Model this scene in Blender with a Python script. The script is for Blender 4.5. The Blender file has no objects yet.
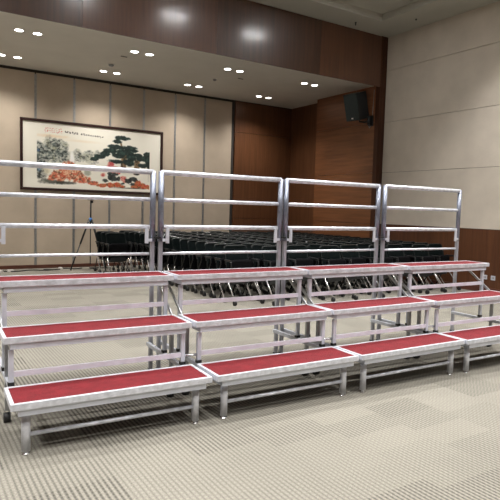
import bpy, bmesh, math, random
import numpy as np
from mathutils import Vector, Matrix

random.seed(7)
SC = bpy.context.scene
COL = SC.collection
PI = math.pi

# ------------------------------------------------------------------ camera
F_PX, PITCH, ROLL, YAW = 550.338, -0.0736470, 0.0286423, 0.5691234
fwd = Vector((math.sin(YAW) * math.cos(PITCH), math.cos(YAW) * math.cos(PITCH), math.sin(PITCH)))
right = Vector((math.cos(YAW), -math.sin(YAW), 0))
up = right.cross(fwd)
r2 = right * math.cos(ROLL) + up * math.sin(ROLL)
u2 = -right * math.sin(ROLL) + up * math.cos(ROLL)
cam_data = bpy.data.cameras.new('camera')
cam = bpy.data.objects.new('camera', cam_data)
COL.objects.link(cam)
m = Matrix.Identity(4)
for i in range(3):
    m[i][0] = r2[i]; m[i][1] = u2[i]; m[i][2] = -fwd[i]
m[2][3] = 1.5
cam.matrix_world = m
cam_data.sensor_width = 36
cam_data.sensor_fit = 'HORIZONTAL'
cam_data.lens = F_PX / 500 * 36
cam_data.clip_start = 0.05
SC.camera = cam

# ------------------------------------------------------------------ world, view, exposure
W = bpy.data.worlds.new('world'); SC.world = W; W.use_nodes = True
W.node_tree.nodes['Background'].inputs[0].default_value = (0.9, 0.95, 1, 1)
W.node_tree.nodes['Background'].inputs[1].default_value = 0.005
SC.view_settings.view_transform = 'Standard'
SC.view_settings.look = 'None'
SC.view_settings.gamma = 1
SC.view_settings.use_curve_mapping = False
SC.view_settings.exposure = 0.10
SC.cycles.max_bounces = 8
SC.cycles.diffuse_bounces = 4
SC.cycles.sample_clamp_indirect = 6
SC.cycles.use_denoising = True

SOFFIT_Z, CEIL_Z, TRAY_Z = 4.49, 5.6, 5.74
SOFFIT_W = 130        # watts of each soffit downlight
CEIL_W = 152         # watts of each high ceiling downlight
WARM = (1.0, 0.95, 0.89)
WARM2 = (1.0, 0.98, 0.955)

# ------------------------------------------------------------------ materials
def new_mat(name):
    mt = bpy.data.materials.new(name); mt.use_nodes = True
    nt = mt.node_tree
    return mt, nt, nt.nodes['Principled BSDF']

def N(nt, t, **kw):
    n = nt.nodes.new(t)
    for k, v in kw.items(): setattr(n, k, v)
    return n

def mapping(nt, scale=(1, 1, 1), coord='Object'):
    tc = N(nt, 'ShaderNodeTexCoord'); mp = N(nt, 'ShaderNodeMapping')
    mp.inputs['Scale'].default_value = scale
    nt.links.new(tc.outputs[coord], mp.inputs[0])
    return mp.outputs[0]

def noise(nt, vec, scale, detail=3, rough=.5):
    n = N(nt, 'ShaderNodeTexNoise'); n.inputs['Scale'].default_value = scale
    n.inputs['Detail'].default_value = detail; n.inputs['Roughness'].default_value = rough
    nt.links.new(vec, n.inputs['Vector']); return n.outputs['Fac']

def ramp(nt, fac, stops):
    r = N(nt, 'ShaderNodeValToRGB')
    e = r.color_ramp.elements
    e[0].position, e[0].color = stops[0][0], (*stops[0][1], 1)
    e[1].position, e[1].color = stops[-1][0], (*stops[-1][1], 1)
    for p, c in stops[1:-1]:
        k = e.new(p); k.color = (*c, 1)
    nt.links.new(fac, r.inputs[0]); return r.outputs[0]

def bump(nt, b, h, strength=.3, dist=.01):
    bp = N(nt, 'ShaderNodeBump'); bp.inputs['Strength'].default_value = strength
    bp.inputs['Distance'].default_value = dist
    nt.links.new(h, bp.inputs['Height']); nt.links.new(bp.outputs[0], b.inputs['Normal'])

def plain(name, col, rough=.5, metal=0, var=.12, vscale=6, coat=0, bumps=0):
    mt, nt, b = new_mat(name)
    v = mapping(nt)
    f = noise(nt, v, vscale, 4)
    c0 = tuple(x * (1 - var) for x in col); c1 = tuple(min(1, x * (1 + var)) for x in col)
    nt.links.new(ramp(nt, f, [(.3, c0), (.7, c1)]), b.inputs['Base Color'])
    b.inputs['Roughness'].default_value = rough; b.inputs['Metallic'].default_value = metal
    if 'fabric' in name: b.inputs['Specular IOR Level'].default_value = .04
    if coat: b.inputs['Coat Weight'].default_value = coat; b.inputs['Coat Roughness'].default_value = .15
    if bumps: bump(nt, b, noise(nt, v, vscale * 20, 2), bumps, .004)
    return mt

def wood(name, dark, light, grain=(1, 1, .06), scale=9, rough=.38, spec=.5, seed=0):
    mt, nt, b = new_mat(name)
    v = mapping(nt, grain)
    n1 = noise(nt, v, scale * 2.2, 6, .65)
    v2 = mapping(nt, (1, 1, 1)); n2 = noise(nt, v2, .8, 2)
    mx = N(nt, 'ShaderNodeMath', operation='MULTIPLY_ADD'); mx.inputs[1].default_value = .35
    nt.links.new(n2, mx.inputs[0]); nt.links.new(n1, mx.inputs[2])
    nt.links.new(ramp(nt, mx.outputs[0], [(.45, dark), (.85, light)]), b.inputs['Base Color'])
    b.inputs['Roughness'].default_value = rough
    b.inputs['Specular IOR Level'].default_value = spec
    if spec > .7:
        b.inputs['Coat Weight'].default_value = .7; b.inputs['Coat Roughness'].default_value = .185; b.inputs['Coat IOR'].default_value = 1.6
    return mt

M = {}
M['alu'] = plain('brushed_aluminium', (.70, .72, .785), .36, .42, .18, 22)
M['alu_flat'] = plain('extruded_aluminium_profile', (.60, .625, .69), .45, .25, .08, 9)
M['galv'] = plain('galvanised_post_tube', (.23, .25, .31), .36, .6, .15, 30)
M['board'] = plain('dark_bounce_cut_board', (.030, .022, .018), .6, 0, .2, 8)  # kept dark to cut light bouncing under the decks
M['post'] = plain('square_post_tube', (.40, .41, .46), .4, .5, .12, 12)
M['alu_red_reflection'] = plain('aluminium_bar_red_reflection', (.74, .72, .80), .4, .15, .10, 9)  # faint pink tint paints in the reflection of the red treads
M['chrome'] = plain('chrome_tube', (.78, .78, .80), .22, .92, .04, 9)
M['steel'] = plain('dull_steel', (.36, .37, .38), .45, .8, .15, 20)
M['black_plastic'] = plain('black_plastic', (.012, .013, .014), .38, 0, .2, 9)
M['dark_tube'] = plain('dark_satin_tube', (.06, .065, .065), .25, .5, .1, 9)
M['rubber'] = plain('black_rubber', (.010, .010, .010), .6, 0, .2, 9)
M['mesh_cloth'] = plain('black_mesh_fabric', (.004, .0065, .0065), .8, 0, .2, 40, bumps=.3)
M['seat_cloth'] = plain('black_seat_fabric', (.007, .007, .008), .85, 0, .25, 30, bumps=.3)
M['speaker_shell'] = plain('speaker_cabinet_black', (.010, .014, .016), .42, 0, .15, 9)
M['grille'] = plain('speaker_grille_dark_green_grey', (.022, .034, .036), .5, .2, .2, 120, bumps=.5)
M['white_plastic'] = plain('white_plastic', (.75, .73, .70), .4, 0, .05, 9)
M['blue_plastic'] = plain('blue_plastic', (.05, .22, .62), .4, 0, .1, 9)
M['paint'] = plain('ceiling_paint', (.66, .635, .585), .9, 0, .03, 2)
M['paint_high'] = plain('high_ceiling_paint', (.44, .43, .38), .9, 0, .03, 2)
M['vent'] = plain('dark_vent_metal', (.05, .05, .05), .5, .3, .1, 9)
M['frame_wood'] = plain('dark_frame_wood', (.028, .010, .009), .35, 0, .3, 12)
M['paper'] = plain('cream_mount_paper', (.80, .77, .69), .8, 0, .03, 5)
M['base_wood'] = plain('baseboard_wood', (.10, .035, .022), .4, 0, .2, 5)
M['gap'] = plain('dark_joint', (.035, .028, .024), .8, 0, .1, 5)
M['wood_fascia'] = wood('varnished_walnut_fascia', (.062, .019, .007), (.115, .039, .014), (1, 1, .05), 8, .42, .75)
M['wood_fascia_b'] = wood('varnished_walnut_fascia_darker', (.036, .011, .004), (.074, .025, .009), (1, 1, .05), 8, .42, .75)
M['wood_dark'] = wood('dark_walnut_edge', (.035, .012, .006), (.075, .027, .012), (1, 1, .05), 8, .5, .3)
M['wood_wall'] = wood('walnut_wall_panel', (.080, .031, .013), (.15, .062, .027), (1, 1, .05), 8, .36, .5)
M['wood_side_lit'] = wood('walnut_side_panel_cross_grain_lit', (.13, .048, .018), (.24, .095, .038), (1, .05, 1), 8, .34, .5)  # cross grain; lighter tone also paints in the lamplight on this wall
M['wood_low'] = wood('walnut_wainscot', (.07, .026, .012), (.125, .049, .021), (1, 1, .05), 7, .45, .4)

def fabric(name, col):
    mt, nt, b = new_mat(name)
    v = mapping(nt)
    f = noise(nt, v, 2.2, 3); g = noise(nt, v, 160, 2)
    mx = N(nt, 'ShaderNodeMath', operation='MULTIPLY_ADD'); mx.inputs[1].default_value = .5
    nt.links.new(g, mx.inputs[0]); nt.links.new(f, mx.inputs[2])
    nt.links.new(ramp(nt, mx.outputs[0], [(.45, tuple(x * .9 for x in col)), (1.0, tuple(x * 1.08 for x in col))]), b.inputs['Base Color'])
    b.inputs['Roughness'].default_value = .85
    bump(nt, b, g, .25, .003)
    return mt
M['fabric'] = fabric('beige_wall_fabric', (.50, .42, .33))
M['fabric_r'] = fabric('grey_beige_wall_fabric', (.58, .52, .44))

# red stair carpet: fine nap
mt, nt, b = new_mat('red_carpet_pad')
v = mapping(nt)
f = noise(nt, v, 220, 2); g = noise(nt, v, 12, 3)
mx = N(nt, 'ShaderNodeMath', operation='MULTIPLY_ADD'); mx.inputs[1].default_value = .45
nt.links.new(g, mx.inputs[0]); nt.links.new(f, mx.inputs[2])
nt.links.new(ramp(nt, mx.outputs[0], [(.45, (.060, .003, .005)), (.95, (.19, .010, .016))]), b.inputs['Base Color'])
b.inputs['Roughness'].default_value = .85
b.inputs['Sheen Weight'].default_value = .05; b.inputs['Specular IOR Level'].default_value = .2
bump(nt, b, f, .5, .004)
M['red'] = mt

# loop-pile carpet tiles, ribs running away from the camera, rib contrast changing tile by tile
mt, nt, b = new_mat('ribbed_carpet_tiles')
tc = N(nt, 'ShaderNodeTexCoord')
sep = N(nt, 'ShaderNodeSeparateXYZ'); nt.links.new(tc.outputs['Object'], sep.inputs[0])
def mth(op, a, bb=None, c=None):
    n = N(nt, 'ShaderNodeMath', operation=op)
    for i, x in enumerate((a, bb, c)):
        if x is None: continue
        if isinstance(x, (int, float)): n.inputs[i].default_value = x
        else: nt.links.new(x, n.inputs[i])
    return n.outputs[0]
X, Y = sep.outputs[0], sep.outputs[1]
rib = mth('ADD', mth('MULTIPLY', mth('SINE', mth('MULTIPLY', X, 2 * PI / .030)), .5), .5)
cross = mth('ADD', mth('MULTIPLY', mth('SINE', mth('ADD', mth('MULTIPLY', Y, 2 * PI / .034), mth('MULTIPLY', mth('FLOOR', mth('DIVIDE', X, .030)), 2.1))), .5), .5)
tx = mth('FLOOR', mth('DIVIDE', X, .50)); ty = mth('FLOOR', mth('DIVIDE', mth('ADD', Y, mth('MULTIPLY', tx, .125)), .25))
cmb = N(nt, 'ShaderNodeCombineXYZ'); nt.links.new(tx, cmb.inputs[0]); nt.links.new(ty, cmb.inputs[1])
wn = N(nt, 'ShaderNodeTexWhiteNoise', noise_dimensions='2D'); nt.links.new(cmb.outputs[0], wn.inputs['Vector'])
tile = mth('POWER', wn.outputs['Value'], 2.2)
mp = N(nt, 'ShaderNodeMapping'); nt.links.new(tc.outputs['Object'], mp.inputs[0])
fine = noise(nt, mp.outputs[0], 130, 3, .6)
big = noise(nt, mp.outputs[0], 1.3, 3)
amp = mth('ADD', mth('MULTIPLY', tile, .36), .15)
dash = mth('ADD', .55, mth('MULTIPLY', cross, .75))
groove = mth('MULTIPLY', mth('MULTIPLY', mth('POWER', mth('SUBTRACT', 1.0, rib), 1.8), amp), dash)
hgt = mth('SUBTRACT', mth('ADD', mth('MULTIPLY', fine, .55), mth('MULTIPLY', cross, .08)), groove)
hgt = mth('ADD', hgt, mth('MULTIPLY', mth('SUBTRACT', big, .5), .12))
hgt = mth('ADD', hgt, .33)
nt.links.new(ramp(nt, hgt, [(.0, (.040, .037, .031)), (.45, (.138, .130, .111)), (.85, (.335, .315, .265))]), b.inputs['Base Color'])
b.inputs['Roughness'].default_value = .95
b.inputs['Specular IOR Level'].default_value = .15
bump(nt, b, hgt, .35, .006)
M['floor'] = mt

def emit(name, col, s):
    mt, nt, b = new_mat(name)
    b.inputs['Base Color'].default_value = (.9, .9, .85, 1)
    b.inputs['Emission Color'].default_value = (*col, 1)
    b.inputs['Emission Strength'].default_value = s
    return mt
M['lens'] = emit('lit_downlight_lens', (1, .96, .90), 14)
M['lens_high'] = emit('lit_high_downlight_lens', (1, .98, .97), 200)
M['lens_mid'] = emit('lit_ceiling_lens', (1, .98, .97), 8)

# ------------------------------------------------------------------ mesh helpers
class MB:
    def __init__(s): s.bm = bmesh.new()
    def box(s, c, size, bev=0, rot=None):
        g = bmesh.ops.create_cube(s.bm, size=1)
        vs = g['verts']
        bmesh.ops.scale(s.bm, vec=size, verts=vs)
        if bev:
            es = list({e for v in vs for e in v.link_edges})
            r = bmesh.ops.bevel(s.bm, geom=es, offset=bev, segments=2, affect='EDGES', profile=.7)
            vs = list({v for f in r['faces'] for v in f.verts} | {v for v in vs if v.is_valid})
        if rot is not None: bmesh.ops.transform(s.bm, matrix=rot.to_4x4(), verts=vs)
        bmesh.ops.translate(s.bm, vec=c, verts=vs)
        return s
    def span(s, a, b, bev=0):
        c = [(a[i] + b[i]) / 2 for i in range(3)]; d = [abs(b[i] - a[i]) for i in range(3)]
        return s.box(c, d, bev)
    def bar(s, a, b, w, h, bev=0):
        a, b = Vector(a), Vector(b); d = b - a
        z = d.normalized(); x = Vector((1, 0, 0)) if abs(z.x) < .9 else Vector((0, 1, 0))
        y = z.cross(x).normalized(); x = y.cross(z)
        R = Matrix((x, y, z)).transposed()
        return s.box((a + b) / 2, (w, h, d.length), bev, R)
    def tube(s, pts, r, n=12, cap=True):
        pts = [Vector(p) for p in pts]
        if not isinstance(r, (list, tuple)): r = [r] * len(pts)
        rings = []; prev = None
        for i, p in enumerate(pts):
            t = (pts[min(i + 1, len(pts) - 1)] - pts[max(i - 1, 0)]).normalized()
            if prev is None:
                a = Vector((0, 0, 1)) if abs(t.z) < .9 else Vector((1, 0, 0))
                x = t.cross(a).normalized()
            else:
                x = (prev - t * prev.dot(t)).normalized()
            prev = x; y = t.cross(x)
            rings.append([s.bm.verts.new(p + (x * math.cos(2 * PI * k / n) + y * math.sin(2 * PI * k / n)) * r[i]) for k in range(n)])
        for A, B in zip(rings, rings[1:]):
            for k in range(n):
                f = s.bm.faces.new((A[k], A[(k + 1) % n], B[(k + 1) % n], B[k])); f.smooth = True
        if cap:
            s.bm.faces.new(list(reversed(rings[0]))); s.bm.faces.new(rings[-1])
        return s
    def disc(s, c, r, h, axis='z', n=20):
        d = {'x': Vector((h, 0, 0)), 'y': Vector((0, h, 0)), 'z': Vector((0, 0, h))}[axis]
        c = Vector(c)
        return s.tube([c - d / 2, c + d / 2], r, n)
    def build(s, name, mat, parent=None, loc=None):
        me = bpy.data.meshes.new(name)
        bmesh.ops.recalc_face_normals(s.bm, faces=s.bm.faces)
        s.bm.to_mesh(me); s.bm.free()
        me.materials.append(mat)
        o = bpy.data.objects.new(name, me); COL.objects.link(o)
        if parent: o.parent = parent
        if loc: o.location = loc
        return o

def bend(pts, rad=.05, n=5):
    """round the corners of a polyline"""
    pts = [Vector(p) for p in pts]; out = [pts[0]]
    for a, b, c in zip(pts, pts[1:], pts[2:]):
        d1 = (a - b); d2 = (c - b); r = min(rad, d1.length * .45, d2.length * .45)
        p, q = b + d1.normalized() * r, b + d2.normalized() * r
        for k in range(n + 1):
            t = k / n; out.append(p * (1 - t) ** 2 + b * 2 * t * (1 - t) + q * t * t)
    out.append(pts[-1]); return out

def tag(o, label, cat, group=None, kind=None):
    o['label'] = label; o['category'] = cat
    if group: o['group'] = group
    if kind: o['kind'] = kind
    return o
def thing(name, label, cat, loc=(0, 0, 0), rz=0, group=None):
    o = bpy.data.objects.new(name, None); o.empty_display_size = .1
    COL.objects.link(o); o.location = loc; o.rotation_euler = (0, 0, rz)
    return tag(o, label, cat, group)
def struct(o, label=None):
    o['kind'] = 'structure'
    if label: o['label'] = label
    return o
def copy_tree(o, parent=None):
    c = o.copy(); COL.objects.link(c)
    if parent: c.parent = parent
    for ch in o.children:
        if ch.type != 'LIGHT': copy_tree(ch, c)
    return c
def ordinal(n):
    return ['first', 'second', 'third', 'fourth', 'fifth', 'sixth', 'seventh', 'eighth', 'ninth', 'tenth', 'eleventh',
            'twelfth', 'thirteenth', 'fourteenth', 'fifteenth', 'sixteenth', 'seventeenth', 'eighteenth'][n - 1]

# ------------------------------------------------------------------ the room
XL, XR, YN, YB = -5.2, 9.728, -3.6, 13.307
YF = 9.47             # plane of the timber fascia and the right pilaster
XA, XC, YA = 9.53, 9.84, 11.75
struct(MB().span((XL - .1, YN - .1, -.1), (XC + .2, YB + .1, 0)).build('floor', M['floor']), 'beige ribbed carpet tile floor')

# back wall: beige fabric panels, then walnut
trims = [2.648 + .8617 * k for k in range(-9, 6)]
w = MB(); xs = [XL] + [t for t in trims if t > XL] + [7.81]
w.span((XL, YB + .03, 0), (XC + .1, YB + .12, CEIL_Z))
back = struct(w.build('wall_back', M['gap']), 'back wall behind its panels')
w = MB()
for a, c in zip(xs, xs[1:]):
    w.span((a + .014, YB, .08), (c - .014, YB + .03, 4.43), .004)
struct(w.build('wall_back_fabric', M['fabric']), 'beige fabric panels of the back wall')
w = MB()
for z0, z1 in ((.08, 1.235), (1.245, 2.45), (2.46, 3.625), (3.635, 4.47)):
    w.span((7.90, YB - .01, z0), (XC, YB + .03, z1), .003)
struct(w.build('wall_back_timber', M['wood_wall']), 'walnut panels at the right of the back wall')
struct(MB().span((XL, YB - .02, 0), (XC, YB + .03, .078), .004).build('baseboard_back', M['base_wood']), 'dark red brown baseboard')
for i, t in enumerate([t for t in trims if t > XL]):
    struct(MB().span((t - .026, YB - .008, .08), (t + .026, YB + .02, 4.40)).build('trim_%d' % (i + 1), M['steel']), 'slim metal strip between wall panels')

# right wall: wainscot and three fabric bands; it stops at the pilaster
struct(MB().span((XR + .03, YN, 0), (XR + .12, YF, CEIL_Z + .3)).build('wall_right', M['gap']), 'right wall behind its panels')
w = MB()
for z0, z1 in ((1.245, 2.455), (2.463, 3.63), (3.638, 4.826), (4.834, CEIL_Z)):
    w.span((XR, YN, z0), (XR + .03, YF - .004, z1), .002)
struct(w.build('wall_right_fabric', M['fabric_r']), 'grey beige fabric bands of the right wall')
w = MB()
for y0, y1 in ((YN, .5), (.505, 3.4), (3.405, 6.3), (6.305, YF - .004)):
    w.span((XR - .012, y0, .1), (XR + .03, y1, 1.238), .002)
struct(w.build('wall_right_wainscot', M['wood_low']), 'walnut wainscot of the right wall')
struct(MB().span((XR - .025, YN, 0), (XR + .03, YF - .004, .1), .004).build('baseboard_right', M['base_wood']), 'dark baseboard of the right wall')
# timber pilaster and alcove sides
struct(MB().span((XA, YF, 0), (XR + .12, YF + .12, CEIL_Z)).build('trim_pilaster', M['wood_dark']), 'dark walnut pilaster at the alcove edge')
w = MB()
for z0, z1 in ((0, 1.235), (1.243, 2.45), (2.458, 3.625), (3.633, 4.49)):
    w.span((XA, YF + .12, z0), (XA + .1, YA, z1), .002)
struct(w.build('wall_alcove', M['wood_side_lit']), 'cross grained walnut side wall of the alcove')
struct(MB().span((XC, YA - .1, 0), (XC + .1, YB, 4.6)).span((XA + .1, YA - .12, 0), (XC, YA, 4.6))
       .build('wall_alcove_rear', M['wood_wall']), 'recessed walnut side wall beside the back wall')
# soffit with walnut fascia
struct(MB().span((XL, YF + .02, SOFFIT_Z), (XC + .1, YB, CEIL_Z + .1)).build('ceiling_soffit', M['paint']), 'low painted soffit over the back of the hall')
seams = [-4.99, -2.45, .09, 2.63, 5.18, 7.72]
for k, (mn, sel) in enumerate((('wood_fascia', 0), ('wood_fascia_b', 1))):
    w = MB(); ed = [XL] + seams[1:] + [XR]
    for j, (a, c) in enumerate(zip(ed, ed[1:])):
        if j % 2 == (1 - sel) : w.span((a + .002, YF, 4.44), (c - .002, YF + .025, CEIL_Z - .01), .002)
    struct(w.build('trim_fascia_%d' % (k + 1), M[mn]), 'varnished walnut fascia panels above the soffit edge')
# high ceiling with a raised tray
TX, TY = 8.79, 8.76
w = MB()
w.span((XL, TY, CEIL_Z), (XR + .1, YF + .1, CEIL_Z + .3))
w.span((TX, YN, CEIL_Z), (XR + .1, TY, CEIL_Z + .3))
w.span((XL, TY - .012, CEIL_Z + .05), (TX - .0, TY, TRAY_Z))
w.span((XL, YN, TRAY_Z), (TX, TY, TRAY_Z + .1))
struct(w.build('ceiling', M['paint_high']), 'high grey painted ceiling with a raised tray')
# the walls never seen, behind and left of the camera
struct(MB().span((XL - .1, YN, 0), (XL, YB, CEIL_Z + .3)).build('wall_left', M['wood_low']), 'walnut left wall')
struct(MB().span((XL, YN - .1, 0), (XR + .1, YN, CEIL_Z + .3)).build('wall_front', M['wood_low']), 'walnut front wall')

# ------------------------------------------------------------------ lights
spot_s = bpy.data.lights.new('soffit_spot', 'SPOT'); spot_s.energy = SOFFIT_W; spot_s.color = WARM
spot_s.spot_size = math.radians(128); spot_s.spot_blend = 1.0; spot_s.shadow_soft_size = .06
spot_f = spot_s.copy(); spot_f.name = 'soffit_front_spot'; spot_f.spot_size = math.radians(92)
spot_c = bpy.data.lights.new('ceiling_spot', 'SPOT'); spot_c.energy = CEIL_W; spot_c.color = WARM2
spot_c.spot_size = math.radians(106); spot_c.spot_blend = .5; spot_c.shadow_soft_size = .045
spot_n = spot_c.copy(); spot_n.name = 'narrow_ceiling_spot'; spot_n.spot_size = math.radians(64); spot_n.spot_blend = .6

def downlight_proto():
    t = thing('downlight', '', 'ceiling light')
    r = MB(); n = 28
    for a, c, z0, z1 in ((.085, .072, -.006, -.006), (.085, .085, -.006, 0), (.072, .070, -.006, -.002)):
        A = [r.bm.verts.new((a * math.cos(2 * PI * k / n), a * math.sin(2 * PI * k / n), z0)) for k in range(n)]
        B = [r.bm.verts.new((c * math.cos(2 * PI * k / n), c * math.sin(2 * PI * k / n), z1)) for k in range(n)]
        for k in range(n): r.bm.faces.new((A[k], A[(k + 1) % n], B[(k + 1) % n], B[k]))
    r.build('trim_ring', M['white_plastic'], t)
    MB().disc((0, 0, -.003), .072, .004, 'z', n).build('lens', M['lens'], t)
    return t
dl = downlight_proto(); LH = [c for c in dl.children if c.name.startswith('lens')][0].data.copy(); LH.materials[0] = M['lens_high']; LM = LH.copy(); LM.materials[0] = M['lens_mid']
first = [True]
def place_downlight(x, y, z, data, label, group):
    if first[0]: o = dl; first[0] = False
    else: o = copy_tree(dl)
    o.location = (x, y, z); o['label'] = label; o['group'] = group
    if z == TRAY_Z:
        for ch in o.children:
            if ch.name.startswith('lens'): ch.data = LH if y > 7 else LM
    l = bpy.data.objects.new('downlight_lamp', data); COL.objects.link(l)
    l.parent = o; l.location = (0, 0, -.02)
rows_word = {12.42: 'back row near the panelled wall', 10.48: 'front row near the timber fascia'}
cols = [-4.3, -2.21, -.13, 1.965, 4.068, 6.155, 8.24]
names = ['', '', '', 'leftmost visible pair', 'second pair from left', 'third pair from left', 'rightmost pair']
for y in (12.42, 10.48):
    for x, nm in zip(cols, names):
        for s, side in ((-1, 'left'), (1, 'right')):
            lab = ('round lit soffit downlight, %s lamp of %s, %s' % (side, nm, rows_word[y])) if nm else 'round soffit downlight off to the left of the view'
            lab = lab.replace(' near the panelled wall', '').replace(' near the timber fascia', '')
            place_downlight(x + s * .153, y, SOFFIT_Z, spot_s if y > 11 else spot_f, lab, 'paired soffit downlights')
for y in (7.37, 5.60, 3.58, 1.49, -.6):
    for x in (-3.12, -1.03, 1.07, 3.15, 5.24, 7.34) + ((8.30,) if y < 7 else ()):
        for s in (-1, 1):
            place_downlight(x + s * .14, y, TRAY_Z, spot_n if y > 7 else spot_c, 'round downlight of the high ceiling above the open floor', 'high ceiling downlights')

# ------------------------------------------------------------------ choral risers
L, H, FR, BK = 1.29, (0, .338, .647, .958), (0, 0, .368, .738), (0, .350, .722, 1.06)
def make_riser():
    t = thing('choral_riser', '', 'stage riser')
    XS = (.05, L - .05)
    for n in (1, 2, 3):
        h, y0, y1 = H[n], FR[n], BK[n]
        rim, th = .023, .041
        d = MB()
        d.span((0, y0, h - th), (L, y0 + rim, h), .004).span((0, y1 - rim, h - th), (L, y1, h), .004)
        d.span((0, y0 + rim, h - th), (rim, y1 - rim, h), .004).span((L - rim, y0 + rim, h - th), (L, y1 - rim, h), .004)
        deck = d.build('deck', M['alu'], t)
        MB().span((rim - .003, y0 + rim - .003, h - th + .004), (L - rim + .003, y1 - rim + .003, h - .013)).build('bounce_cut_board', M['board'], deck)  # unseen underside, added to keep bounced light off the floor below
        MB().span((rim + .001, y0 + rim + .001, h - .012), (L - rim - .001, y1 - rim - .001, h - .002), .003).build('carpet_pad', M['red'], deck)
        a = MB(); i = .042; z0, z1 = h - th - .040, h - th
        a.span((i, y0 + .012, z0), (L - i, y0 + .030, z1), .002).span((i, y1 - .030, z0), (L - i, y1 - .012, z1), .002)
        a.span((i, y0 + .030, z0), (i + .018, y1 - .030, z1), .002).span((L - i - .018, y0 + .030, z0), (L - i, y1 - .030, z1), .002)
        a.build('apron', M['alu_flat'], t)
    # lowest step: round legs with glides and a round stretcher
    for x in (.093, L - .093):
        lg = MB().tube([(x, .076, .022), (x, .076, H[1] - .046)], .0265, 20).build('leg', M['alu'], t)
        MB().tube([(x, .076, 0), (x, .076, .006), (x, .076, .009), (x, .076, .022)], [.024, .024, .015, .015], 16).build('foot_glide', M['chrome'], lg)
    MB().tube([(.11, .076, .120), (L - .11, .076, .120)], .013, 14).build('stretcher', M['alu'], t)
    # middle and top step: square legs with black feet standing on the side rails
    for n, y in ((2, .42), (3, .79)):
        for x in XS:
            lg = MB().span((x - .016, y - .014, .345), (x + .016, y + .014, H[n] - .09), .003).build('leg', M['alu_flat'], t)
            MB().span((x - .020, y - .019, .322), (x + .020, y + .019, .346), .004).build('foot_cap', M['rubber'], lg)
        zs = H[n] - .25 if n == 2 else H[n] - .235
        MB().span((XS[0] + .016, y - .012, zs - .018), (XS[1] - .016, y + .008, zs + .018), .003).build('stretcher', M['alu_red_reflection'], t)
    for x in XS:
        MB().span((x - .014, .30, .290), (x + .014, 1.187, .322), .003).build('side_rail', M['alu_flat'], t)
        s = MB().span((x - .014, .628, .085), (x + .014, .656, .29)).span((x - .014, .628, .322), (x + .014, .656, H[2] - .046)).build('support_leg', M['steel'], t)
        c = MB().disc((x, .650, .034), .034, .042, 'x', 18)
        c.build('castor', M['rubber'], s)
        MB().bar((x - .024 if x < .5 else x + .024, 1.02, .87), (x - .024 if x < .5 else x + .024, .67, .62), .010, .026, .001).build('brace', M['steel'], t)
    # rear posts carry the lower part of the guard
    for x, sg in ((.027, 1), (L - .024, -1)):
        p = MB().span((x - .016, 1.171, .075), (x + .016, 1.203, 1.335), .003).build('rear_post', M['post'], t)
        MB().disc((x + sg * .0, 1.187, .033), .033, .036, 'x', 18).build('castor', M['rubber'], p)
        MB().span((x - .018, 1.165, .060), (x + .018, 1.209, .085), .003).build('castor_fork', M['black_plastic'], p)
        g = MB().tube([(x, 1.187, 1.20), (x, 1.187, 1.802)], .0255, 18).build('guard_post', M['galv'], t)
        MB().span((x + sg * .042, 1.160, 1.185), (x + sg * .072, 1.176, 1.318), .003).span((x + sg * .010, 1.160, 1.20), (x + sg * .044, 1.170, 1.225), .002).build('latch', M['alu_flat'], t)
    for z, r in ((1.794, .0225), (1.560, .0175), (1.325, .0195), (1.094, .0125)):
        g = MB()
        if z > 1.7: g.tube([(.024, 1.187, z), (L - .024, 1.187, z)], r, 18)
        else: g.tube([(.052, 1.187, z), (L - .052, 1.187, z)], r, 16)
        g.build('guard_rail', M['alu'], t)
    # link to the neighbour on the right, and dark clamp between the guards
    return t
units = [((.52507, 3.32583), -.04571), ((1.85030, 3.25766), -.03196), ((3.1640, 3.2057), -.01797), ((4.4630, 3.1564), -.02673)]
descr = ['three step riser with red treads and guard rail, nearest, cut off by left picture edge',
         'three step riser with red treads and guard rail, second from left of the four',
         'three step riser with red treads and guard rail, third from left of the four',
         'three step riser with red treads and guard rail, rightmost and farthest of the four']
R0 = make_riser()
for i, ((x, y), a) in enumerate(units):
    o = R0 if i == 0 else copy_tree(R0)
    o.location = (x, y, 0); o.rotation_euler = (0, 0, a); o['label'] = descr[i]; o['group'] = 'choral risers in a row'
# clamps that lock neighbouring risers together
for i in range(3):
    (x, y), a = units[i]; (x2, y2), a2 = units[i + 1]
    def P(x, y, a, lx, ly, z): return Vector((x + lx * math.cos(a) - ly * math.sin(a), y + lx * math.sin(a) + ly * math.cos(a), z))
    A = P(x, y, a, L - .038, 1.187, 1.235); B = P(x2, y2, a2, .038, 1.187, 1.235); mid = (A + B) / 2; mid.y -= .02
    o = MB().bar(A + Vector((.02, -.02, 0)), B + Vector((-.02, -.02, 0)), .05, .012, .002).tube([mid + Vector((0, -.03, 0)), mid], .011, 12).build('rail_clamp', M['black_plastic'])
    o.location = (0, 0, 0)
    tag(o, 'small black clamp joining the guard posts of %s' % ('first and second risers', 'second and third risers', 'third and fourth risers')[i], 'clamp', 'clamps between the risers')
    A = P(x, y, a, L - .034, .425, .386); B = P(x2, y2, a2, .034, .425, .386)
    tag(MB().tube([A, B], .011, 12).build('coupling_bar', M['chrome']),
        'short chrome bar coupling the middle step legs of %s' % ('first and second risers', 'second and third risers', 'third and fourth risers')[i], 'coupling bar', 'coupling bars between the risers')

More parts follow.
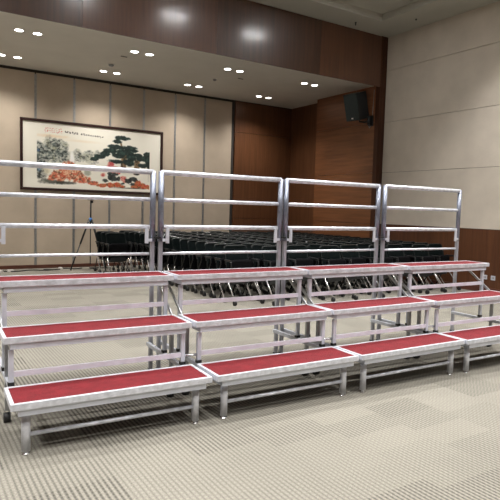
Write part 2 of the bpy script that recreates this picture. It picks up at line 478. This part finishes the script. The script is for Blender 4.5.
# ------------------------------------------------------------------ nesting chairs
def panel(x0, x1, zs, ys, thick, curve, n=10, rnd=.05):
    """curved upright panel, rounded corners; zs bottom..top rows, ys their y"""
    w = MB(); rows_f, rows_b = [], []
    mrows = 10; wd = (x1 - x0) / 2; z0, z1 = zs[0], zs[-1]
    for j in range(mrows + 1):
        t = j / mrows; z = z0 + (z1 - z0) * t; y = np.interp(z, zs, ys)
        e = min(z - z0, z1 - z); ins = 0 if e >= rnd else rnd - math.sqrt(max(0, rnd * rnd - (rnd - e) ** 2))
        hw = wd - ins
        f, b = [], []
        for k in range(n + 1):
            x = -hw + 2 * hw * k / n
            yy = y + curve * (1 - (x / wd) ** 2)
            f.append(w.bm.verts.new((x, yy - thick / 2, z))); b.append(w.bm.verts.new((x, yy + thick / 2, z)))
        rows_f.append(f); rows_b.append(b)
    q = lambda *v: w.bm.faces.new(v)
    for j in range(mrows):
        for k in range(n):
            q(rows_f[j][k], rows_f[j][k + 1], rows_f[j + 1][k + 1], rows_f[j + 1][k]).smooth = True
            q(rows_b[j][k], rows_b[j + 1][k], rows_b[j + 1][k + 1], rows_b[j][k + 1]).smooth = True
        q(rows_f[j][0], rows_f[j + 1][0], rows_b[j + 1][0], rows_b[j][0])
        q(rows_f[j][n], rows_b[j][n], rows_b[j + 1][n], rows_f[j + 1][n])
    for k in range(n):
        q(rows_f[0][k], rows_b[0][k], rows_b[0][k + 1], rows_f[0][k + 1])
        q(rows_f[mrows][k], rows_f[mrows][k + 1], rows_b[mrows][k + 1], rows_b[mrows][k])
    return w
def make_chair():
    t = thing('nesting_chair', '', 'chair')
    panel(-.225, .225, (.52, .70, .90), (.06, .085, .145), .016, .035, rnd=.06).build('backrest', M['mesh_cloth'], t)
    MB().tube(bend([(-.205, .03, .40), (-.21, .065, .62), (-.215, .145, .885), (-.16, .15, .905), (.16, .15, .905), (.215, .145, .885), (.21, .065, .62), (.205, .03, .40)], .05), .009, 8).build('back_frame', M['dark_tube'], t)
    panel(-.215, .215, (.31, .50, .69), (-.030, -.04, -.06), .045, .008, rnd=.07).build('seat', M['seat_cloth'], t)
    MB().box((0, .0, .345), (.36, .11, .09), .02).box((0, .09, .30), (.30, .10, .05), .015).build('seat_mechanism', M['black_plastic'], t)
    MB().tube(bend([(-.256, -.30, .075), (-.240, -.03, .385), (.240, -.03, .385), (.256, -.30, .075)], .07), .0115, 10).build('front_leg_frame', M['chrome'], t)
    MB().tube(bend([(-.215, .22, .075), (-.205, .03, .40), (.205, .03, .40), (.215, .22, .075)], .05), .011, 8).build('rear_leg_frame', M['dark_tube'], t)
    for s in (-1, 1):
        a = MB().tube(bend([(s * .215, .07, .60), (s * .250, .04, .665), (s * .254, -.15, .672), (s * .250, -.165, .60), (s * .235, -.02, .42)], .03), .009, 8).build('armrest', M['black_plastic'], t)
        MB().box((s * .250, -.055, .682), (.045, .19, .022), .006).build('arm_pad', M['black_plastic'], a)
        for x, y in ((s * .256, -.30), (s * .215, .22)):
            MB().disc((x - .013, y - .008, .035), .035, .016, 'x', 14).disc((x + .013, y - .008, .035), .035, .016, 'x', 14).tube([(x, y, .03), (x, y, .078)], .010, 8).box((x, y - .004, .052), (.03, .05, .03), .006).build('castor', M['rubber'], t)
    return t
C0 = make_chair(); cf = [True]
def place_chair(x, y, rz, label, group):
    if cf[0]: o = C0; cf[0] = False
    else: o = copy_tree(C0)
    o.location = (x, y, 0); o.rotation_euler = (0, 0, rz); o['label'] = label; o['group'] = group
rowname = ['leftmost long row', 'second long row', 'third long row', 'fourth long row', 'fifth long row', 'sixth long row', 'seventh long row', 'eighth long row', 'rightmost long row']
fronts = [7.55, 7.30, 7.42, 7.22, 7.34, 7.20, 7.30, 7.18, 7.28]
for k in range(9):
    for j in range(16):
        y = fronts[k] + .336 * j + random.uniform(-.004, .004)
        if y > 12.75: continue
        place_chair(4.64 + .5725 * k + random.uniform(-.004, .004), y, random.uniform(-.006, .006),
                    'black nesting chair with chrome legs, %s from front in %s' % (ordinal(j + 1), rowname[k]), 'black nesting chairs behind the risers')
for j in range(3):
    place_chair(3.97, 11.50 + .338 * j, -.0, 'black nesting chair, %s from front in short row left of the block' % ordinal(j + 1), 'black nesting chairs behind the risers')

# ------------------------------------------------------------------ framed painting
def raster(nx, nz):
    rs = np.random.RandomState(3)
    U, V = np.meshgrid(np.linspace(0, 1, nx), np.linspace(0, 1, nz))     # V=0 bottom
    img = np.ones((nz, nx, 3)) * np.array([.84, .83, .785])
    U = (U + .06) / 1.01
    def fbm(fx, fz, oct=4):
        out = np.zeros((nz, nx)); a = 1; tot = 0
        for o in range(oct):
            gx, gz = int(fx * 2 ** o) + 2, int(fz * 2 ** o) + 2
            g = rs.rand(gz, gx)
            xi = np.clip(U, 0, 1) * (gx - 1.001); zi = V * (gz - 1.001); x0 = xi.astype(int); z0 = zi.astype(int); tx = xi - x0; tz = zi - z0
            v = (g[z0, x0] * (1 - tx) + g[z0, x0 + 1] * tx) * (1 - tz) + (g[z0 + 1, x0] * (1 - tx) + g[z0 + 1, x0 + 1] * tx) * tz
            out += a * v; tot += a; a *= .65
        return out / tot
    asp = 3.30 / 1.49
    def blob(cx, cz, rx, rz, soft=.3, rag=.6, n=None):
        n = nz_ if n is None else n
        d = np.sqrt(((U - cx) / rx) ** 2 + ((V - cz) / rz) ** 2) + (n - .5) * rag
        return np.clip((1 - d) / soft, 0, 1)
    def mix(mask, c):
        nonlocal img
        img = img * (1 - mask[..., None]) + np.array(c) * mask[..., None]
    nz_ = fbm(40, 20); n2 = fbm(60, 30, 3); n3 = fbm(22, 12, 3); n4 = fbm(90, 45, 2)
    # warm sky wash
    mix(blob(.25, .80, .16, .035, .9) * .35, (.80, .62, .40)); mix(blob(.45, .76, .16, .03, .9) * .22, (.78, .64, .45))
    # ink mountains on the left and middle, broken by mist
    for cx, cz, rx, rz, k in ((.17, .50, .065, .18, .95), (.24, .60, .07, .20, .95), (.30, .60, .07, .17, .9), (.345, .50, .03, .10, .6),
                              (.42, .53, .045, .12, .55), (.50, .56, .05, .08, .7), (.46, .52, .05, .09, .7), (.57, .57, .06, .07, .35), (.53, .46, .06, .06, .4), (.16, .62, .04, .10, .9), (.20, .50, .09, .15, .95), (.29, .50, .07, .14, .95)):
        mk = blob(cx, cz, rx, rz, .35, .9)
        stroke = np.clip((n2 - .40) * 5, 0, 1)
        mix(mk * k * (.30 + .45 * stroke), (.30, .34, .33)); mix(mk * k * .6 * np.clip((n4 - .56) * 9, 0, 1), (.06, .07, .07)); mix(mk * k * .5 * np.clip((.42 - n4) * 9, 0, 1), (.74, .74, .68))
        mix(mk * .30 * np.clip((n3 - .55) * 6, 0, 1), (.55, .55, .42))
    mix(blob(.16, .57, .015, .03, .5) * .6, (.10, .22, .38))
    mix(blob(.385, .45, .018, .18, .5, .3) * .95, (.88, .88, .86)); mix(blob(.40, .33, .05, .05, .5, .5) * .8, (.86, .86, .83))
    # rocks low left
    mix(blob(.17, .26, .055, .17, .3, .9) * (.3 + .6 * np.clip((n2 - .45) * 6, 0, 1)), (.12, .14, .13))
    mix(blob(.165, .30, .018, .07, .5) * .5, (.25, .42, .55)); mix(blob(.215, .28, .03, .08, .5) * .7, (.80, .77, .66))
    mix(blob(.25, .10, .12, .045, .5, .9) * .75, (.16, .17, .14))
    # orange red maple
    for cx, cz, rx, rz in ((.34, .28, .05, .15), (.30, .20, .06, .10), (.40, .23, .07, .11), (.46, .15, .07, .07), (.25, .16, .03, .06), (.53, .11, .05, .035), (.37, .36, .04, .07)):
        mk = blob(cx, cz, rx, rz, .3, 1.1)
        mix(mk * .9, (.74, .44, .33)); mix(mk * np.clip((n4 - .52) * 9, 0, 1) * .55, (.70, .24, .15)); mix(mk * np.clip((.49 - n2) * 9, 0, 1) * .75, (.34, .27, .20))
        mix(mk * np.clip((.44 - n4) * 9, 0, 1) * .8, (.84, .74, .62))
    mix(blob(.33, .09, .10, .03, .5, .9) * .7, (.13, .14, .12)); mix(blob(.49, .27, .03, .06, .5, .9) * .5, (.35, .38, .32))
    # brown pine trunks
    for x0, x1, z0, z1, rw in ((.755, .765, .30, .62, .024), (.765, .735, .58, .80, .010), (.86, .865, .28, .52, .024), (.86, .83, .50, .62, .010)):
        cx = x0 + (x1 - x0) * np.clip((V - z0) / (z1 - z0), 0, 1)
        mk = np.clip((rw - np.abs(U - cx)) / .006, 0, 1) * ((V > z0) & (V < z1))
        mix(mk * .9, (.42, .33, .22)); mix(mk * np.clip((n4 - .5) * 8, 0, 1) * .7, (.13, .10, .07))
    # dark green pine pads
    for cx, cz, rx, rz in ((.745, .86, .055, .030), (.715, .80, .035, .025), (.80, .70, .055, .035), (.845, .665, .03, .02), (.70, .705, .06, .03), (.66, .64, .05, .035), (.76, .63, .07, .045),
                           (.72, .57, .05, .035), (.62, .585, .045, .03), (.575, .53, .04, .028), (.545, .485, .03, .03), (.82, .56, .05, .05), (.80, .47, .045, .05), (.70, .47, .05, .03), (.90, .55, .055, .035),
                           (.945, .61, .032, .045), (.955, .52, .025, .06), (.91, .43, .035, .03), (.87, .60, .035, .02), (.955, .44, .02, .05)):
        mk = blob(cx, cz + .01, rx * 1.15, rz * 1.45, .25, .9)
        mix(mk * .95, (.055, .115, .10)); mix(mk * np.clip((n4 - .55) * 9, 0, 1) * .7, (.16, .26, .24))
    # peonies with black leaves
    for cx, cz, r in ((.665, .43, .030), (.645, .36, .03), (.69, .345, .04), (.605, .25, .020), (.755, .21, .028), (.77, .165, .018), (.72, .30, .022)):
        mk = blob(cx, cz, r, r * asp * .8, .4, .7)
        mix(mk * .9, (.70, .36, .33)); mix(mk * np.clip((n4 - .5) * 9, 0, 1) * .8, (.66, .24, .26)); mix(mk * np.clip((.45 - n4) * 9, 0, 1) * .6, (.85, .66, .58))
    for cx, cz, rx, rz in ((.625, .16, .025, .035), (.655, .22, .022, .05), (.685, .20, .03, .05), (.70, .27, .03, .03), (.725, .20, .015, .05), (.655, .28, .02, .03), (.80, .17, .03, .04), (.835, .20, .03, .04),
                           (.86, .17, .02, .03), (.84, .12, .03, .03), (.75, .12, .02, .02), (.86, .29, .03, .02)):
        mk = blob(cx, cz, rx, rz, .3, 1.6); mix(mk * .85, (.10, .12, .12))
    for cx, cz, rx, rz in ((.60, .08, .05, .035), (.66, .09, .04, .045), (.71, .10, .035, .05), (.75, .075, .03, .03), (.875, .13, .035, .06), (.91, .10, .035, .05), (.95, .085, .03, .04), (.855, .08, .04, .03)):
        mk = blob(cx, cz, rx, rz, .3, .9)
        mix(mk * .9, (.68, .36, .20)); mix(mk * np.clip((n4 - .52) * 8, 0, 1) * .7, (.66, .17, .12)); mix(mk * np.clip((.44 - n4) * 8, 0, 1) * .7, (.28, .22, .15))
    mix(blob(.80, .045, .16, .018, .5, .9) * .7, (.15, .15, .12))
    # the ink wash ends cleanly at the sheet edge; calligraphy and red seal script on top
    edge = ((U < .147) | (U > .965) | (V < .045)) ; img[edge] = (.84, .83, .785)
    px = lambda u, v, r: (np.abs(U - u) < r) & (np.abs(V - v) < r * asp)
    for i in range(17):
        u = .335 + i * .0165; sz = .0052 if i < 6 else .0042
        if i in (6,): continue
        for k in range(5):
            a, c2 = rs.uniform(-sz, sz), rs.uniform(-sz, sz) * asp
            hz = rs.rand() < .5
            mk = (np.abs(U - u - a) < (sz if hz else .0016)) & (np.abs(V - (.885 - .002 * i) - c2) < (.0035 if hz else sz * asp))
            img[mk] = (.10, .09, .09)
    for i in range(8):
        for j in range(3):
            u, v2 = .205 + i * .0150, .915 - j * .028
            for k in range(2):
                mk = px(u + rs.uniform(-.004, .004), v2 + rs.uniform(-.008, .008), .0022); img[mk] = (.72, .30, .25)
    for j in range(8):
        mk = px(.955, .33 - j * .02, .002); img[mk] = (.45, .42, .38)
    return np.clip(img, 0, 1)
PX0, PX1, PZ0, PZ1 = 2.313, 5.745, 1.80, 3.41
pt = thing('framed_painting', 'wide framed ink landscape painting with pine tree and orange flowers on back wall', 'painting', (PX0, YB, PZ0))
fw, PWd, PHt = .058, PX1 - PX0, PZ1 - PZ0
w = MB()
w.span((0, -.05, 0), (PWd, -.001, fw), .006).span((0, -.05, PHt - fw), (PWd, -.001, PHt), .006)
w.span((0, -.05, fw), (fw, -.001, PHt - fw), .006).span((PWd - fw, -.05, fw), (PWd, -.001, PHt - fw), .006)
w.build('frame', M['frame_wood'], pt)
MB().span((fw - .002, -.022, fw - .002), (PWd - fw + .002, -.004, PHt - fw + .002)).build('mount_board', M['paper'], pt)
NX, NZ = 330, 150
img = raster(NX, NZ)
me = bpy.data.meshes.new('painted_sheet')
xs_ = np.linspace(fw + .004, PWd - fw - .004, NX); zs_ = np.linspace(fw + .004, PHt - fw - .004, NZ)
XX, ZZ = np.meshgrid(xs_, zs_)
co = np.stack([XX.ravel(), np.full(NX * NZ, -.0235), ZZ.ravel()], 1)
idx = np.arange(NX * NZ).reshape(NZ, NX)
fc = np.stack([idx[:-1, :-1].ravel(), idx[:-1, 1:].ravel(), idx[1:, 1:].ravel(), idx[1:, :-1].ravel()], 1)
me.from_pydata(co.tolist(), [], fc.tolist())
ca = me.color_attributes.new('pigment', 'FLOAT_COLOR', 'POINT')
lin = np.concatenate([np.where(img <= .04045, img / 12.92, ((img + .055) / 1.055) ** 2.4).reshape(-1, 3), np.ones((NX * NZ, 1))], 1)
# sheet colours were chosen as displayed tones; keep white paper bright
ca.data.foreach_set('color', np.clip(lin * 1.25, 0, .9).astype(np.float32).ravel())
mt, nt, b = new_mat('ink_and_pigment_on_paper')
at = N(nt, 'ShaderNodeAttribute', attribute_name='pigment')
nt.links.new(at.outputs['Color'], b.inputs['Base Color']); b.inputs['Roughness'].default_value = .75
me.materials.append(mt)
o = bpy.data.objects.new('painted_sheet', me); COL.objects.link(o); o.parent = pt

# ------------------------------------------------------------------ loudspeaker on the alcove wall
sp = thing('wall_speaker', 'black loudspeaker on a swivel bracket, tilted down, high on the walnut wall', 'speaker', (9.17, 9.86, 4.00))
Rm = Matrix.Rotation(math.radians(12), 3, 'Z') @ Matrix.Rotation(math.radians(-17), 3, 'Y')
def spk(mb):
    bmesh.ops.transform(mb.bm, matrix=Rm.to_4x4(), verts=mb.bm.verts); return mb
spk(MB().span((-.19, -.19, -.31), (.21, .19, .31), .012)).build('cabinet', M['speaker_shell'], sp)
spk(MB().span((-.205, -.178, -.298), (-.190, .178, .298), .006)).build('grille', M['grille'], sp)
spk(MB().span((-.211, -.025, -.265), (-.204, .025, -.235), .002)).build('badge', M['white_plastic'], sp)
br = MB().tube([(.03, -.08, -.27), (.04, -.10, -.36), (.16, -.14, -.37), (.30, -.17, -.33)], .020, 10).tube([(.27, -.165, -.22), (.27, -.165, -.42)], .036, 12).box((.335, -.17, -.32), (.05, .13, .24), .006)
br.build('bracket', M['black_plastic'], sp)
o = MB().tube(bend([(9.515, 9.80, 3.70), (9.515, 9.74, 3.50), (9.515, 9.66, 3.66), (9.515, 9.63, 4.40)], .04), .006, 8).build('speaker_cable', M['steel'])
tag(o, 'thin grey cable running from the speaker bracket up the walnut wall', 'cable')

# ------------------------------------------------------------------ tripod, cables, sockets, small ceiling fittings
tp = thing('tripod_stand', 'black tripod stand with a blue collar by the back wall left of the chairs', 'tripod', (3.74, 12.72, 0))
MB().tube([(0, 0, .12), (0, 0, 1.10)], .012, 10).tube([(0, 0, 1.05), (.005, 0, 1.60)], .017, 10).build('column', M['black_plastic'], tp)
MB().tube([(0, 0, 1.12), (0, 0, 1.20)], .034, 14).build('collar', M['blue_plastic'], tp)
MB().box((0, 0, 1.63), (.13, .10, .05), .01).box((.03, 0, 1.57), (.05, .05, .06), .01).build('head_plate', M['black_plastic'], tp)
for k, a in enumerate((PI + .1, -PI / 2 + .55, .35)):
    d = Vector((math.cos(a), math.sin(a), 0))
    lg = MB().tube([d * .03 + Vector((0, 0, 1.16)), d * .24 + Vector((0, 0, .60))], .021, 10).tube([d * .24 + Vector((0, 0, .60)), d * .46 + Vector((0, 0, .02))], .014, 10).build('leg', M['black_plastic'], tp)
    MB().tube([d * .455 + Vector((0, 0, 0)), d * .455 + Vector((0, 0, .035))], .018, 10).build('rubber_foot', M['rubber'], lg)
for i, (pts, lb) in enumerate([
    ([(1.7, 12.9, .012), (2.1, 12.72, .012), (2.5, 12.95, .012), (2.75, 12.75, .012), (3.1, 12.9, .012)], 'tangled black cable on carpet near the left picture edge'),
    ([(2.75, 12.95, .012), (3.0, 12.8, .012), (3.2, 13.05, .012), (3.45, 12.85, .012), (3.62, 12.98, .012)], 'black cable lying left of the tripod foot'),
    ([(3.75, 12.45, .012), (3.9, 12.6, .012), (3.7, 12.85, .03), (4.0, 12.9, .012), (4.25, 12.8, .012)], 'black cable looped at the base of the tripod')]):
    tag(MB().tube(bend(pts, .15, 6), .011, 8).build('floor_cable', M['rubber']), lb, 'cable', 'loose cables along the back wall')
for x, y, s, lb in ((1.80, 12.72, .10, 'white power adapter on the carpet, leftmost'), (2.02, 12.78, .12, 'white power adapter on the carpet, middle of three'), (3.12, 12.95, .07, 'small white power adapter on the carpet, nearest tripod')):
    a = thing('power_adapter', lb, 'adapter', (x, y, 0), .3, 'power adapters by the back wall')
    MB().box((0, 0, .025), (s, .06, .05), .008).build('body', M['white_plastic'], a)
    MB().tube([(s / 2, 0, .02), (s / 2 + .05, .02, .008)], .006, 8).build('lead', M['white_plastic'], a)
for y, lb in ((6.575, 'grey wall socket on the wainscot, left of the two'), (6.40, 'grey wall socket on the wainscot, right of the two')):
    a = thing('wall_socket', lb, 'socket', (XR - .012, y, .305), 0, 'sockets on the right wainscot')
    MB().box((-.005, 0, 0), (.010, .092, .088), .003).build('plate', M['alu_flat'], a)
    MB().box((-.011, .014, .0), (.004, .010, .03), .001).box((-.011, -.014, .0), (.004, .010, .03), .001).build('slots', M['vent'], a)
def fitting(name, lb, cat, x, y, z, r, hgt, mat):
    a = thing(name, lb, cat, (x, y, z))
    MB().disc((0, 0, -.006), r, .012, 'z', 20).build('base', M['white_plastic'] if mat != 'vent' else M['vent'], a)
    MB().tube([(0, 0, -.012), (0, 0, -hgt * .7), (0, 0, -hgt)], [r * .75, r * .7, r * .35], 16).build('sensor', M[mat], a)
fitting('smoke_detector', 'round smoke detector on soffit above the painting', 'detector', 3.86, 11.72, SOFFIT_Z, .075, .05, 'steel')
fitting('smoke_detector', 'round smoke detector on soffit right of the third lamp pair', 'detector', 6.22, 11.45, SOFFIT_Z, .06, .05, 'steel')
fitting('sprinkler_head', 'small dark sprinkler under high ceiling beside the fascia', 'sprinkler', 8.40, 9.15, CEIL_Z, .02, .07, 'vent')
fitting('sprinkler_head', 'small dark sprinkler under high ceiling beside the right wall', 'sprinkler', 9.26, 8.24, CEIL_Z, .02, .03, 'vent')
for x, y, lb in ((3.87, 10.95, 'small dark slot fitting on soffit above the painting'), (6.68, 11.05, 'small dark slot fitting on soffit above the timber panels')):
    a = thing('slot_sensor', lb, 'fitting', (x, y, SOFFIT_Z))
    MB().box((0, 0, -.004), (.13, .035, .008), .002).build('plate', M['vent'], a)
dv = thing('air_diffuser', 'long dark slot air diffuser in the high ceiling tray', 'vent', (8.25, 7.60, TRAY_Z))
MB().span((-.55, -.09, -.014), (.30, .09, -.001), .003).build('frame', M['steel'], dv)
MB().span((-.53, -.070, -.018), (.28, -.012, -.012)).span((-.53, .012, -.018), (.28, .070, -.012)).build('slot', M['vent'], dv)
bpy.context.view_layer.update()
